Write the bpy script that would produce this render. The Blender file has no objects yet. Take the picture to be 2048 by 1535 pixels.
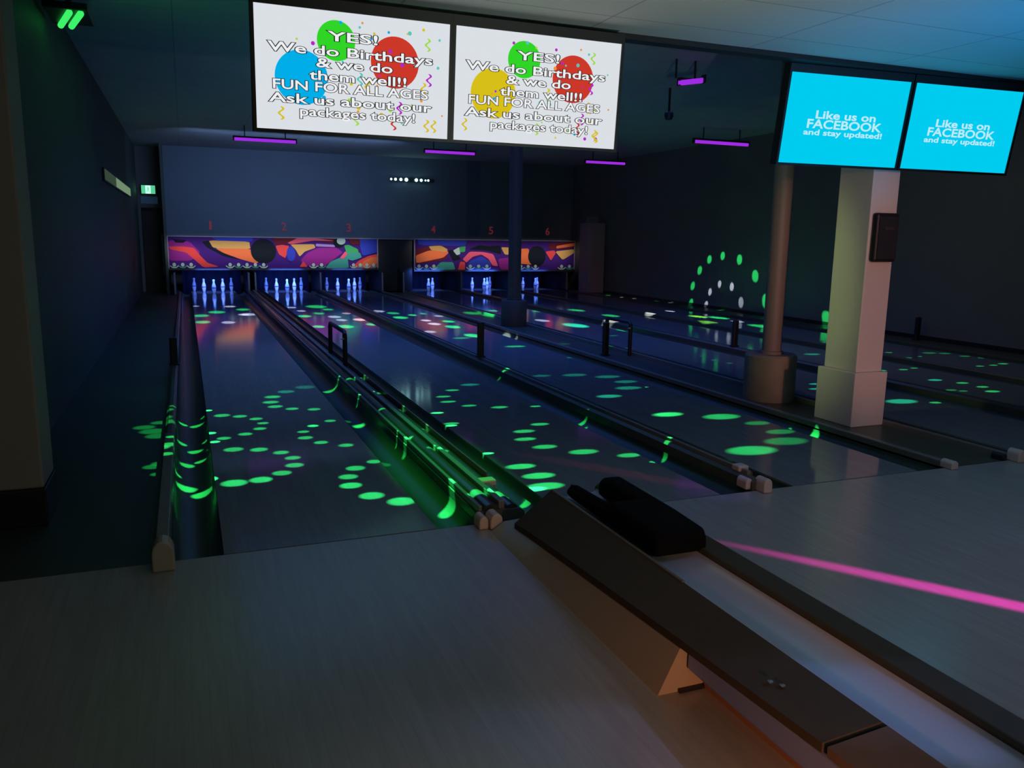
import bpy, bmesh, math, random
from mathutils import Vector, Matrix
random.seed(7)
S = bpy.context.scene
COL = S.collection
PI = math.pi

# ------------------------------------------------------------------ materials
def mat(name, col, rough=.5, metal=0., emit=None, es=0., spec=.5, coat=0., noise=0., nscale=20., bump=0., alpha=1.):
    m = bpy.data.materials.new(name); m.use_nodes = True
    nt = m.node_tree; b = nt.nodes['Principled BSDF']
    b.inputs['Base Color'].default_value = (*col, 1)
    b.inputs['Roughness'].default_value = rough
    b.inputs['Metallic'].default_value = metal
    b.inputs['Specular IOR Level'].default_value = spec
    b.inputs['Coat Weight'].default_value = coat
    if emit:
        b.inputs['Emission Color'].default_value = (*emit, 1)
        b.inputs['Emission Strength'].default_value = es
    if noise or bump:
        tc = nt.nodes.new('ShaderNodeTexCoord'); n = nt.nodes.new('ShaderNodeTexNoise')
        n.inputs['Scale'].default_value = nscale; n.inputs['Detail'].default_value = 5
        nt.links.new(tc.outputs['Object'], n.inputs['Vector'])
        if noise:
            r = nt.nodes.new('ShaderNodeValToRGB')
            r.color_ramp.elements[0].color = (*[c*(1-noise) for c in col], 1)
            r.color_ramp.elements[1].color = (*[min(1, c*(1+noise)) for c in col], 1)
            nt.links.new(n.outputs['Fac'], r.inputs['Fac']); nt.links.new(r.outputs['Color'], b.inputs['Base Color'])
        if bump:
            bp = nt.nodes.new('ShaderNodeBump'); bp.inputs['Strength'].default_value = bump; bp.inputs['Distance'].default_value = .01
            nt.links.new(n.outputs['Fac'], bp.inputs['Height']); nt.links.new(bp.outputs['Normal'], b.inputs['Normal'])
    return m

def emitmat(name, col, st, samp=True):
    m = bpy.data.materials.new(name); m.use_nodes = True
    nt = m.node_tree; nt.nodes.clear()
    o = nt.nodes.new('ShaderNodeOutputMaterial'); e = nt.nodes.new('ShaderNodeEmission')
    e.inputs['Color'].default_value = (*col, 1); e.inputs['Strength'].default_value = st
    nt.links.new(e.outputs[0], o.inputs[0])
    if not samp: m.cycles.emission_sampling = 'NONE'
    return m

def boards(name, c1, c2, rough, width=.027, spec=.5, rows=2.5):
    """narrow maple boards running along Y"""
    m = mat(name, c1, rough, spec=spec); nt = m.node_tree; b = nt.nodes['Principled BSDF']
    tc = nt.nodes.new('ShaderNodeTexCoord'); mp = nt.nodes.new('ShaderNodeMapping')
    mp.inputs['Rotation'].default_value = (0, 0, PI/2)
    br = nt.nodes.new('ShaderNodeTexBrick')
    br.inputs['Color1'].default_value = (*c1, 1); br.inputs['Color2'].default_value = (*c2, 1)
    br.inputs['Mortar'].default_value = (*[c*.86 for c in c1], 1)
    br.inputs['Scale'].default_value = 1; br.inputs['Brick Width'].default_value = rows
    br.inputs['Row Height'].default_value = width*2; br.inputs['Mortar Size'].default_value = .0012
    n = nt.nodes.new('ShaderNodeTexNoise'); n.inputs['Scale'].default_value = 6; n.inputs['Detail'].default_value = 4
    mp2 = nt.nodes.new('ShaderNodeMapping'); mp2.inputs['Scale'].default_value = (6, .5, 1)
    mx = nt.nodes.new('ShaderNodeMix'); mx.data_type = 'RGBA'; mx.blend_type = 'MULTIPLY'; mx.inputs[0].default_value = .3
    L = nt.links.new
    L(tc.outputs['Object'], mp.inputs['Vector']); L(mp.outputs[0], br.inputs['Vector'])
    L(tc.outputs['Object'], mp2.inputs['Vector']); L(mp2.outputs[0], n.inputs['Vector'])
    L(br.outputs['Color'], mx.inputs[6]); L(n.outputs['Fac'], mx.inputs[7]); L(mx.outputs[2], b.inputs['Base Color'])
    mr = nt.nodes.new('ShaderNodeMapRange'); mr.inputs['To Min'].default_value = rough*.9; mr.inputs['To Max'].default_value = rough*1.15
    L(n.outputs['Fac'], mr.inputs['Value']); L(mr.outputs[0], b.inputs['Roughness'])
    return m

def tiles(name, c, rough):
    m = mat(name, c, rough); nt = m.node_tree; b = nt.nodes['Principled BSDF']
    tc = nt.nodes.new('ShaderNodeTexCoord'); br = nt.nodes.new('ShaderNodeTexBrick'); br.offset = 0
    br.inputs['Color1'].default_value = (*c, 1); br.inputs['Color2'].default_value = (*[x*.93 for x in c], 1)
    br.inputs['Mortar'].default_value = (*[x*.6 for x in c], 1)
    br.inputs['Scale'].default_value = 1; br.inputs['Brick Width'].default_value = 1.22
    br.inputs['Row Height'].default_value = .61; br.inputs['Mortar Size'].default_value = .006
    nt.links.new(tc.outputs['Object'], br.inputs['Vector']); nt.links.new(br.outputs['Color'], b.inputs['Base Color'])
    return m

M = dict(
 lane=boards('lane_maple', (.26, .27, .29), (.235, .24, .26), .09, spec=.55),
 approach=boards('approach_maple', (.41, .39, .36), (.39, .37, .34), .24, spec=.6),
 gutter=mat('gutter_plastic', (.045, .062, .042), .34, spec=.3),
 cap=mat('capping_laminate', (.085, .085, .06), .35, spec=.35),
 rail=mat('capping_rail', (.19, .175, .15), .35),
 railred=mat('capping_trim_red', (.25, .06, .05), .35),
 beige=mat('beige_plastic', (.62, .5, .42), .4),
 carpet=mat('aisle_carpet', (.035, .052, .038), .45, noise=.3, nscale=60, spec=.5),
 wallL=mat('left_wall_paint', (.085, .105, .085), .6, spec=.2, noise=.06, nscale=2),
 wallB=mat('back_wall_paint', (.14, .17, .20), .8, noise=.08, nscale=1.5),
 wallR=mat('right_wall_paint', (.16, .16, .155), .6, noise=.08, nscale=1.5),
 wallF=mat('front_wall_paint', (.3, .3, .3), .8),
 ceil=tiles('ceiling_tile', (.42, .43, .43), .8),
 black=mat('matte_black', (.012, .012, .015), .5),
 blackg=mat('gloss_black', (.05, .055, .045), .2, spec=.5),
 base=mat('black_baseboard', (.012, .012, .012), .4),
 white=mat('white_painted_column', (.72, .66, .60), .55, noise=.03, nscale=8),
 pilw=mat('pilaster_paint', (.34, .31, .28), .6, noise=.05, nscale=6),
 colp=mat('brown_painted_column', (.30, .24, .21), .5),
 barrel=mat('wrapped_column_pad', (.34, .27, .20), .55, noise=.25, nscale=7),
 ret=mat('ball_return_laminate', (.062, .050, .030), .65, spec=.2, noise=.2, nscale=14),
 ret2=mat('ball_return_laminate_end', (.13, .09, .06), .6, spec=.2, noise=.2, nscale=14),
 retbase=mat('ball_return_base', (.42, .36, .27), .38, noise=.05, nscale=6),
 track=mat('ball_track_white', (.42, .46, .55), .3),
 rubber=mat('black_rubber', (.004, .004, .005), .8, spec=.08),
 pin=mat('pin_white', (.85, .86, .9), .25),
 band=mat('pin_band', (.12, .08, .5), .4),
 pit=mat('pit_curtain', (.004, .008, .045), .8),
 metal=mat('dull_metal', (.35, .35, .36), .35, metal=.9),
 door=mat('dark_door', (.02, .02, .024), .4),
 frame=mat('pale_frame', (.6, .56, .6), .5),
 grey=mat('grey_panel', (.30, .28, .31), .55),
)

# ------------------------------------------------------------------ mesh helpers
class MB:
    def __init__(s): s.v = []; s.f = []; s.m = []; s.k = 0
    def add(s, vs, fs, k=None):
        b = len(s.v); s.v += [tuple(v) for v in vs]
        for f in fs: s.f.append([i+b for i in f]); s.m.append(s.k if k is None else k)
        return s
    def box(s, a, b, k=None):
        x0, y0, z0 = a; x1, y1, z1 = b
        vs = [(x0,y0,z0),(x1,y0,z0),(x1,y1,z0),(x0,y1,z0),(x0,y0,z1),(x1,y0,z1),(x1,y1,z1),(x0,y1,z1)]
        return s.add(vs, [(0,3,2,1),(4,5,6,7),(0,1,5,4),(1,2,6,5),(2,3,7,6),(3,0,4,7)], k)
    def loft(s, secs, k=None, closed=True, caps=True):
        """list of cross sections (lists of 3-D points of equal length)"""
        n = len(secs[0]); vs = [p for q in secs for p in q]; fs = []
        for i in range(len(secs)-1):
            for j in range(n if closed else n-1):
                a = i*n+j; b = i*n+(j+1) % n
                fs.append((a, b, b+n, a+n))
        if caps and closed:
            fs.append(tuple(range(n))[::-1]); fs.append(tuple(range((len(secs)-1)*n, len(secs)*n)))
        return s.add(vs, fs, k)
    def prof_y(s, prof, y0, y1, k=None, closed=True):
        return s.loft([[(x, y0, z) for x, z in prof], [(x, y1, z) for x, z in prof]], k, closed)
    def lathe(s, prof, c=(0,0,0), n=20, k=None):
        secs = [[(c[0]+r*math.cos(2*PI*j/n), c[1]+r*math.sin(2*PI*j/n), c[2]+z) for j in range(n)] for r, z in prof]
        return s.loft(secs, k)
    def tube(s, pts, r, n=10, k=None):
        pts = [Vector(p) for p in pts]; secs = []
        for i, p in enumerate(pts):
            d = (pts[min(i+1, len(pts)-1)]-pts[max(i-1, 0)]).normalized()
            u = d.cross(Vector((0, 0, 1)));
            if u.length < .1: u = d.cross(Vector((0, 1, 0)))
            u.normalize(); w = d.cross(u).normalized()
            secs.append([tuple(p+u*r*math.cos(2*PI*j/n)+w*r*math.sin(2*PI*j/n)) for j in range(n)])
        return s.loft(secs, k)
    def poly(s, pts, k=None): return s.add(pts, [tuple(range(len(pts)))], k)
    def build(s, name, mats, parent=None, bevel=0, smooth=False, segs=2):
        me = bpy.data.meshes.new(name); me.from_pydata(s.v, [], s.f)
        if not isinstance(mats, (list, tuple)): mats = [mats]
        for m in mats: me.materials.append(m)
        for p, k in zip(me.polygons, s.m): p.material_index = k
        bm = bmesh.new(); bm.from_mesh(me); bmesh.ops.recalc_face_normals(bm, faces=bm.faces)
        if smooth:
            for f in bm.faces: f.smooth = True
            for e in bm.edges:
                if len(e.link_faces) == 2 and e.calc_face_angle(0) > .7: e.smooth = False
        bm.to_mesh(me); bm.free()
        o = bpy.data.objects.new(name, me); COL.objects.link(o)
        if parent: o.parent = parent; o.matrix_parent_inverse = Matrix.Translation(-Vector(parent.location))
        if bevel:
            b = o.modifiers.new('bevel', 'BEVEL'); b.width = bevel; b.segments = segs; b.limit_method = 'ANGLE'
            if smooth: b.harden_normals = False
        return o

def tag(o, label=None, cat=None, group=None, kind=None):
    if label: o['label'] = label
    if cat: o['category'] = cat
    if group: o['group'] = group
    if kind: o['kind'] = kind
    return o
def empty(name, loc, label, cat, group=None):
    o = bpy.data.objects.new(name, None); COL.objects.link(o); o.location = loc; o.empty_display_size = .1
    return tag(o, label, cat, group)
def struct(name, mb, m, **k): return tag(mb.build(name, m, **k), kind='structure')
def copy_tree(o, parent=None):
    c = o.copy(); COL.objects.link(c)
    if parent: c.parent = parent
    for ch in list(o.children): copy_tree(ch, c)
    return c

# ------------------------------------------------------------------ layout
LANES = [(.10, 1.17), (1.91, 2.97), (3.52, 4.58), (5.74, 6.80), (7.39, 8.45), (8.98, 10.04)]
GW = .235
LEND = 19.15
CEND = 17.66
CEIL = 3.60
SOF = 2.83
XL, XR = -1.05, 10.80

struct('floor', MB().box((-3.2, -9, -.30), (12.2, -.012, 0)), M['approach'])
struct('trim_1', MB().box((-3.2, -.012, -.30), (12.2, .0, -.004)), M['black'])
struct('floor_2', MB().box((-3.2, 0, -.30), (-.21, 22, -.012)), M['carpet'])
struct('floor_3', MB().box((-.21, 0, -.40), (12.2, 22, -.16)), M['black'])
struct('ceiling', MB().box((-3.2, -9, CEIL), (12.2, 22, CEIL+.1)), M['ceil'])
# lower ceiling over the approach; the screens hang just behind its front edge
struct('ceiling_2', MB().box((-3.2, -9, SOF), (12.2, 1.0, SOF+.06)), M['ceil'])
struct('trim_3', MB().box((-3.2, .98, SOF+.06), (12.2, 1.02, CEIL)), M['wallR'])
struct('trim_4', MB().box((-3.2, .93, SOF-.035), (12.2, 1.03, SOF)), M['black'])
struct('wall_left', MB().box((XL-.1, -9, -.1), (XL, 22, CEIL)), M['wallL'])
struct('wall_right', MB().box((XR, -9, -.1), (XR+.1, 22, CEIL)), M['wallR'])
struct('wall_front', MB().box((-3.2, -9.1, -.1), (12.2, -9, CEIL)), M['wallF'])
# the back wall above the masking units, and the passage end behind it on the left
struct('wall_back', MB().box((-.40, 18.45, 1.40), (XR, 18.55, CEIL)), M['wallB'])
struct('wall_back_passage', MB().box((XL, 21.0, -.1), (XR, 21.1, CEIL)), M['wallR'])
struct('wall_machine_side', MB().box((-.46, 18.0, -.1), (-.40, 21.0, CEIL)), M['wallL'])
struct('baseboard_right', MB().box((XR-.02, 0, -.05), (XR, 18, .09)), M['base'])

# front left pilaster, with its black foot
t = empty('wall_pilaster', (-1.2, 1.2, 0), 'pale brown square wall pilaster with a black foot at the left edge', 'pillar')
MB().box((-1.9, .77, .19), (-.755, 1.12, CEIL)).build('shaft', M['pilw'], t, bevel=.012)
MB().box((-1.9, .75, -.012), (-.745, 1.13, .19)).build('foot', M['base'], t, bevel=.006)

# ------------------------------------------------------------------ lanes
ordw = ['first', 'second', 'third', 'fourth', 'fifth', 'sixth']
def gutter_prof(x0, x1, n=12):
    cx = (x0+x1)/2; r = (x1-x0)/2; out = []
    for i in range(n+1):
        a = PI*i/n; out.append((cx-r*math.cos(a), -.012-.085*math.sin(a)))
    inn = [(x, z-.012) for x, z in out[::-1]]
    return out+inn
for i, (a, b) in enumerate(LANES):
    t = empty('bowling_lane', ((a+b)/2, 9, 0), 'glossy wooden bowling lane, the %s counted from the left wall, running to its pins' % ordw[i], 'bowling lane', 'bowling lanes')
    MB().box((a, .002, -.06), (b, 4.57, 0)).build('lane_head', M['lane'], t)
    MB().box((a, 4.574, -.06), (b, LEND, 0)).build('lane_bed', M['lane'], t)
    for x0, x1 in ((a-GW, a-.002), (b+.002, b+GW)):
        MB().prof_y(gutter_prof(x0, x1), .004, LEND).build('gutter', M['gutter'], t, smooth=True)

# divider cappings
def capping(x0, x1, name, label, h=.06, wide=False, y1=CEND):
    t = empty(name, ((x0+x1)/2, .0, 0), label, 'lane divider', 'lane divider cappings')
    c = .02
    prof = [(x0, -.16), (x0, h-c), (x0+c, h), (x1-c, h), (x1, h-c), (x1, -.16)]
    MB().prof_y(prof, .0, y1).build('capping_body', M['cap'], t)
    return t
def knob(t, x, y, h, w=.05, m='beige'):
    b = MB()
    n = 12
    prof = [(x-w*math.cos(PI*j/n), h*(.55+.45*math.sin(PI*j/n))) for j in range(n+1)]
    prof = [(x+w, .0), (x-w, .0)]+prof
    b.prof_y(prof[1:]+prof[:1], y, y+.10)
    return b.build('end_cap', M[m], t, bevel=.008)
# leftmost
t = capping(-.205, -.137, 'divider_capping', 'narrow raised capping along the aisle, left of the first lane', .10)
knob(t, -.165, -.13, .145, .048, 'retbase')
MB().box((-.20, -.03, .0), (-.14, 2.2, .112)).build('capping_rail', M['rail'], t, bevel=.006)
# 1/2
t = capping(1.407, 1.673, 'divider_capping', 'broad dark capping with twin rails, lit green, between first and second lanes', .06)
for x0, x1, hh, mm in ((1.412, 1.435, .085, 'rail'), (1.53, 1.565, .105, 'rail'), (1.64, 1.652, .115, 'railred')):
    MB().box((x0, .03 if mm != 'railred' else .55, .05), (x1, CEND, hh)).build('capping_rail', M[mm], t, bevel=.004)
m = MB(); n = 10
prof = [(1.485-.05*math.cos(PI*j/n), .055+.04*math.sin(PI*j/n)) for j in range(n+1)]
m.prof_y(prof, .02, CEND).build('ball_tube', M['blackg'], t, smooth=True)
prof = [(1.603-.036*math.cos(PI*j/n), .055+.03*math.sin(PI*j/n)) for j in range(n+1)]
MB().prof_y(prof, .02, CEND).build('ball_tube', M['blackg'], t, smooth=True)
knob(t, 1.40, -.10, .07, .026); knob(t, 1.465, -.12, .085, .034)
MB().box((1.555, .42, .06), (1.665, .50, .10)).build('clip', M['beige'], t, bevel=.01)
# 2/3
t = capping(3.207, 3.283, 'divider_capping', 'thin dark capping with a red edged rail between second and third lanes', .07)
MB().box((3.24, .1, .06), (3.27, CEND, .095)).build('capping_rail', M['rail'], t, bevel=.004)
MB().box((3.272, .1, .05), (3.282, 3.0, .085)).build('capping_rail', M['railred'], t)
knob(t, 3.265, -.08, .09, .032); knob(t, 3.20, .02, .07, .026)
MB().box((3.22, .16, .07), (3.30, .24, .11)).build('clip', M['beige'], t, bevel=.01)
# 3/4, the broad floor strip that carries the columns
t = empty('divider_capping', (5.16, 0, 0), 'broad flat strip under the columns between third and fourth lanes', 'lane divider', 'lane divider cappings')
MB().box((4.82, 0, -.16), (5.50, CEND, .0)).build('capping_body', M['cap'], t)
MB().box((4.82, -.02, -.05), (4.875, CEND, .045)).build('capping_rail', M['rail'], t, bevel=.008)
MB().box((5.455, -.02, -.05), (5.50, CEND, .045)).build('capping_rail', M['rail'], t, bevel=.008)
knob(t, 4.85, -.07, .06, .032); knob(t, 5.48, -.09, .09, .035); knob(t, 5.40, -.02, .05, .022, 'black')
# 4/5, 5/6, right
t = capping(7.037, 7.153, 'divider_capping', 'dark capping between fourth and fifth lanes', .06); knob(t, 7.09, -.09, .09, .035)
t = capping(8.687, 8.743, 'divider_capping', 'dark capping between fifth and sixth lanes', .05); knob(t, 8.72, -.09, .09, .028)
t = capping(10.277, 10.78, 'divider_capping', 'broad dark ledge between the sixth lane and the right wall', .03)
DOTS = [
(0.22, 3.21, 0.0, 0.131, 'g', 1.0),
(0.36, 3.13, 0.0, 0.116, 'g', 1.0),
(0.48, 2.99, 0.0, 0.107, 'g', 1.0),
(0.52, 2.81, 0.0, 0.091, 'g', 1.0),
(0.48, 2.62, 0.0, 0.102, 'g', 1.0),
(0.36, 2.47, 0.0, 0.106, 'g', 1.0),
(0.2, 2.38, 0.0, 0.103, 'g', 1.0),
(0.25, 2.02, 0.0, 0.135, 'g', 1.0),
(0.42, 1.96, 0.0, 0.123, 'g', 1.0),
(0.56, 1.83, 0.0, 0.109, 'g', 1.0),
(0.62, 1.66, 0.0, 0.107, 'g', 1.0),
(0.61, 1.47, 0.0, 0.121, 'g', 1.0),
(0.51, 1.31, 0.0, 0.122, 'g', 1.0),
(0.37, 1.2, 0.0, 0.14, 'g', 1.3),
(0.21, 1.18, 0.0, 0.159, 'g', 1.3),
(-0.09, 3.3, -0.07, 0.087, 'g', 1.0),
(0.02, 3.26, -0.07, 0.101, 'g', 1.0),
(0.09, 3.48, -0.07, 0.075, 'g', 1.0),
(-0.1, 2.6, -0.07, 0.092, 'g', 1.0),
(0.0, 2.4, -0.07, 0.103, 'g', 1.0),
(0.09, 2.59, -0.07, 0.08, 'g', 1.0),
(0.11, 2.29, -0.07, 0.076, 'g', 1.0),
(-0.06, 2.01, -0.07, 0.108, 'g', 1.0),
(0.03, 2.09, -0.07, 0.074, 'g', 1.0),
(0.03, 1.3, -0.07, 0.129, 'g', 1.3),
(-0.07, 1.44, -0.07, 0.142, 'g', 1.3),
(-0.13, 1.66, -0.07, 0.068, 'g', 1.0),
(-0.37, 2.99, 0.0, 0.164, 'g', 1.0),
(-0.3, 2.83, 0.0, 0.201, 'g', 1.0),
(-0.26, 2.66, 0.0, 0.183, 'g', 1.0),
(-0.26, 3.13, -0.0, 0.14, 'g', 1.0),
(-0.2, 3.28, 0.0, 0.072, 'g', 1.0),
(-0.27, 1.77, 0.0, 0.125, 'g', 1.0),
(-0.22, 1.84, 0.0, 0.127, 'g', 1.0),
(-0.23, 1.58, 0.0, 0.099, 'g', 1.0),
(-0.2, 2.07, 0.0, 0.084, 'g', 1.0),
(1.06, 4.33, 0.0, 0.198, 't', 0.3),
(0.85, 4.14, 0.0, 0.163, 't', 0.5),
(0.7, 3.91, 0.0, 0.148, 'g', 1.0),
(0.66, 3.66, -0.0, 0.144, 'g', 1.0),
(0.68, 3.45, 0.0, 0.131, 'g', 1.0),
(0.81, 3.31, 0.0, 0.113, 'g', 1.0),
(0.99, 3.23, 0.0, 0.113, 'g', 1.0),
(1.23, 3.03, 0.0, 0.102, 'g', 1.0),
(1.32, 4.47, -0.05, 0.122, 'g', 1.0),
(1.31, 2.83, -0.05, 0.1, 'g', 1.0),
(1.05, 2.73, 0.0, 0.093, 'g', 1.0),
(0.89, 2.59, 0.0, 0.091, 'g', 1.0),
(0.89, 2.59, -0.0, 0.089, 'g', 1.0),
(0.79, 2.41, 0.0, 0.092, 'g', 1.0),
(0.78, 2.21, 0.0, 0.112, 'g', 1.0),
(0.87, 2.03, 0.0, 0.104, 'g', 1.0),
(1.03, 1.89, 0.0, 0.108, 'g', 1.0),
(1.24, 1.63, 0.0, 0.105, 'g', 1.0),
(1.13, 1.39, 0.0, 0.1, 'g', 1.0),
(0.98, 1.27, 0.0, 0.127, 'g', 1.0),
(0.9, 1.09, 0.0, 0.122, 'g', 1.0),
(0.88, 0.9, 0.0, 0.136, 'g', 1.3),
(0.96, 0.66, 0.0, 0.149, 'g', 1.3),
(1.1, 0.5, 0.0, 0.163, 'g', 1.4),
(1.31, 2.87, -0.06, 0.101, 'g', 1.0),
(1.43, 1.61, -0.06, 0.096, 'g', 1.0),
(1.38, 0.45, -0.06, 0.148, 'g', 1.3),
(1.91, 0.44, -0.06, 0.135, 'g', 1.4),
(1.96, 1.33, -0.06, 0.084, 'g', 1.0),
(1.97, 2.26, -0.06, 0.096, 'g', 1.0),
(2.0, 2.77, -0.06, 0.103, 'g', 1.0),
(1.49, 4.17, 0.09, 0.104, 'g', 1.0),
(1.64, 4.22, 0.09, 0.09, 'g', 1.0),
(1.59, 3.37, 0.09, 0.081, 'g', 1.0),
(1.71, 3.52, 0.09, 0.063, 'g', 1.0),
(1.73, 3.25, 0.09, 0.047, 'g', 1.0),
(1.47, 2.65, 0.09, 0.068, 'g', 1.0),
(1.64, 2.6, 0.09, 0.074, 'g', 1.0),
(1.64, 1.87, 0.09, 0.078, 'g', 1.0),
(1.4, 1.88, 0.09, 0.044, 'g', 1.0),
(1.45, 1.64, 0.09, 0.053, 'g', 1.0),
(1.51, 1.29, 0.09, 0.071, 'g', 1.0),
(1.57, 1.21, 0.09, 0.08, 'g', 1.0),
(1.48, 0.25, 0.09, 0.109, 'g', 1.3),
(1.59, 0.21, 0.09, 0.109, 'g', 1.3),
(1.41, 3.35, 0.09, 0.06, 'g', 1.0),
(1.67, 4.08, 0.09, 0.059, 'g', 1.0),
(1.39, 4.39, 0.09, 0.076, 'g', 1.0),
(1.68, 3.82, 0.09, 0.057, 'g', 1.0),
(1.98, 2.33, 0.0, 0.121, 'g', 1.0),
(2.7, 3.98, 0.0, 0.184, 't', 0.5),
(2.43, 3.74, 0.0, 0.133, 'g', 1.0),
(2.25, 3.45, 0.0, 0.135, 'g', 1.0),
(2.22, 3.2, 0.0, 0.138, 'g', 1.0),
(2.35, 2.97, 0.0, 0.128, 'g', 1.0),
(2.59, 2.82, 0.0, 0.147, 'g', 1.0),
(2.93, 2.76, 0.0, 0.108, 'g', 1.0),
(2.67, 2.08, 0.0, 0.146, 'g', 1.0),
(2.45, 1.89, 0.0, 0.164, 'g', 1.0),
(2.36, 1.65, 0.0, 0.158, 'g', 1.0),
(2.41, 1.39, 0.0, 0.174, 'g', 1.0),
(2.62, 1.17, 0.0, 0.203, 'g', 1.0),
(2.04, 0.96, 0.0, 0.189, 'g', 1.3),
(2.07, 0.72, 0.0, 0.201, 'g', 1.3),
(2.02, 0.5, 0.0, 0.22, 'g', 1.3),
(3.25, 4.45, -0.06, 0.115, 'g', 1.0),
(3.15, 2.28, -0.06, 0.103, 'g', 1.0),
(3.65, 4.28, 0.0, 0.197, 't', 0.3),
(4.03, 4.22, 0.0, 0.265, 't', 0.35),
(4.34, 4.01, 0.0, 0.274, 't', 0.35),
(4.38, 3.67, 0.0, 0.244, 't', 0.4),
(4.22, 3.33, 0.0, 0.264, 't', 0.5),
(3.81, 2.99, 0.0, 0.24, 't', 0.8),
(3.93, 2.09, 0.0, 0.243, 'g', 1.0),
(3.29, 3.06, 0.06, 0.057, 'g', 1.0),
(3.37, 2.98, 0.06, 0.066, 'g', 1.0),
(3.29, 2.45, 0.06, 0.044, 'g', 0.4),
(3.36, 2.36, 0.06, 0.052, 'g', 1.0),
(3.31, 1.91, 0.06, 0.041, 'g', 1.0),
(3.42, 1.95, 0.06, 0.05, 'g', 1.0),
(4.41, 3.29, 0.06, 0.041, 'g', 1.0),
(3.11, 2.16, -0.03, 0.092, 'g', 1.0),
(3.06, 2.7, -0.03, 0.054, 'g', 1.0),
(3.01, 2.33, -0.03, 0.06, 'g', 1.0),
(3.9, 2.08, 0.0, 0.257, 'g', 1.0),
(4.32, 1.86, 0.0, 0.319, 'g', 1.0),
(4.46, 1.55, 0.0, 0.212, 'g', 0.4),
(4.44, 1.23, 0.0, 0.236, 'g', 0.4),
(4.27, 0.96, 0.0, 0.338, 'g', 0.4),
(3.83, 0.81, 0.0, 0.368, 'g', 1.0),
(2.89, 0.98, 0.0, 0.164, 'g', 1.0),
(2.98, 0.77, 0.0, 0.087, 'g', 1.0),
(4.72, 1.52, -0.03, 0.107, 'g', 1.0),
(4.76, 1.23, -0.03, 0.146, 'g', 1.3),
(3.22, 1.01, 0.07, 0.091, 'g', 1.0),
(3.33, 0.94, 0.07, 0.106, 'g', 1.0),
(3.84, 7.76, 0.0, 0.252, 'g', 1.0),
(4.11, 8.01, 0.0, 0.229, 'g', 1.0),
(4.28, 6.66, 0.0, 0.277, 'g', 1.0),
(4.69, 9.55, 0.0, 0.189, 'w', 1.3),
(4.71, 8.83, -0.0, 0.197, 'w', 1.3),
(4.72, 8.32, 0.0, 0.174, 'w', 1.0),
(4.73, 7.91, -0.0, 0.17, 'w', 1.0),
(4.02, 10.39, 0.0, 0.16, 'w', 1.0),
(4.0, 9.79, 0.0, 0.189, 'w', 1.0),
(3.61, 8.67, 0.0, 0.158, 'w', 0.5),
(4.18, 9.27, 0.0, 0.217, 'g', 1.0),
(4.37, 10.13, 0.0, 0.194, 'g', 1.0),
(3.77, 11.89, 0.0, 0.213, 'g', 0.5),
(3.7, 11.01, 0.0, 0.239, 'g', 1.0),
(4.04, 11.42, 0.0, 0.152, 'g', 1.0),
(4.32, 11.67, 0.0, 0.116, 'g', 1.0),
(4.48, 11.13, 0.0, 0.151, 'w', 0.5),
(2.94, 9.96, 0.0, 0.186, 'g', 1.0),
(2.9, 10.82, 0.0, 0.214, 'p', 0.4),
(3.58, 12.37, 0.0, 0.218, 'w', 0.6),
(5.31, 11.56, 0.0, 0.295, 'g', 0.5),
(5.5, 11.0, 0.0, 0.287, 'g', 0.5),
(5.91, 11.99, 0.0, 0.163, 'g', 1.0),
(5.13, 9.2, 0.0, 0.221, 'w', 0.4),
(2.44, 9.73, 0.0, 0.246, 'g', 1.0),
(2.01, 9.83, -0.0, 0.18, 'g', 1.0),
(2.88, 10.78, -0.0, 0.195, 'p', 0.5),
(2.56, 10.8, 0.0, 0.176, 'w', 0.5),
(2.02, 11.66, 0.0, 0.22, 'g', 1.0),
(2.36, 12.14, 0.0, 0.19, 'g', 0.6),
(2.54, 11.41, 0.0, 0.219, 'w', 0.3),
(2.66, 12.95, 0.0, 0.2, 'g', 0.7),
(2.87, 12.03, -0.0, 0.153, 'p', 0.3),
(2.53, 13.68, 0.0, 0.374, 'g', 0.4),
(2.1, 12.73, 0.0, 0.156, 'w', 0.3),
(2.01, 13.55, 0.0, 0.163, 'w', 0.3),
(1.02, 13.28, 0.0, 0.256, 'g', 0.6),
(1.06, 12.22, 0.0, 0.278, 'w', 0.3),
(0.15, 14.26, 0.0, 0.138, 'w', 0.5),
(0.81, 14.04, 0.0, 0.23, 'w', 0.3),
(0.51, 12.81, 0.0, 0.313, 'g', 0.4),
(0.22, 12.15, -0.0, 0.271, 'g', 0.3),
(0.22, 10.98, 0.0, 0.252, 'g', 0.7),
(0.63, 10.83, 0.0, 0.227, 'w', 0.4),
(0.97, 12.21, 0.0, 0.208, 'w', 0.3),
(9.18, 4.68, 0.0, 0.111, 'g', 1.0),
(9.0, 4.19, 0.0, 0.132, 'g', 1.0),
(9.3, 4.25, 0.0, 0.067, 'g', 1.0),
(9.73, 4.48, 0.0, 0.208, 'g', 0.4),
(9.91, 4.38, 0.0, 0.179, 'g', 0.4),
(9.95, 4.09, 0.0, 0.162, 'g', 0.4),
(10.05, 3.9, 0.0, 0.133, 'g', 0.6),
(9.83, 3.42, 0.0, 0.14, 'g', 1.0),
(9.59, 3.37, 0.0, 0.113, 'g', 1.0),
(9.34, 3.36, 0.0, 0.112, 'g', 1.0),
(8.96, 3.16, 0.0, 0.109, 'g', 1.0),
(8.96, 2.96, 0.0, 0.071, 'g', 1.0),
(8.95, 2.72, 0.0, 0.093, 'g', 1.0),
(7.77, 3.45, 0.0, 0.154, 'g', 1.0),
(8.12, 3.43, 0.0, 0.12, 'g', 1.0),
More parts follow.
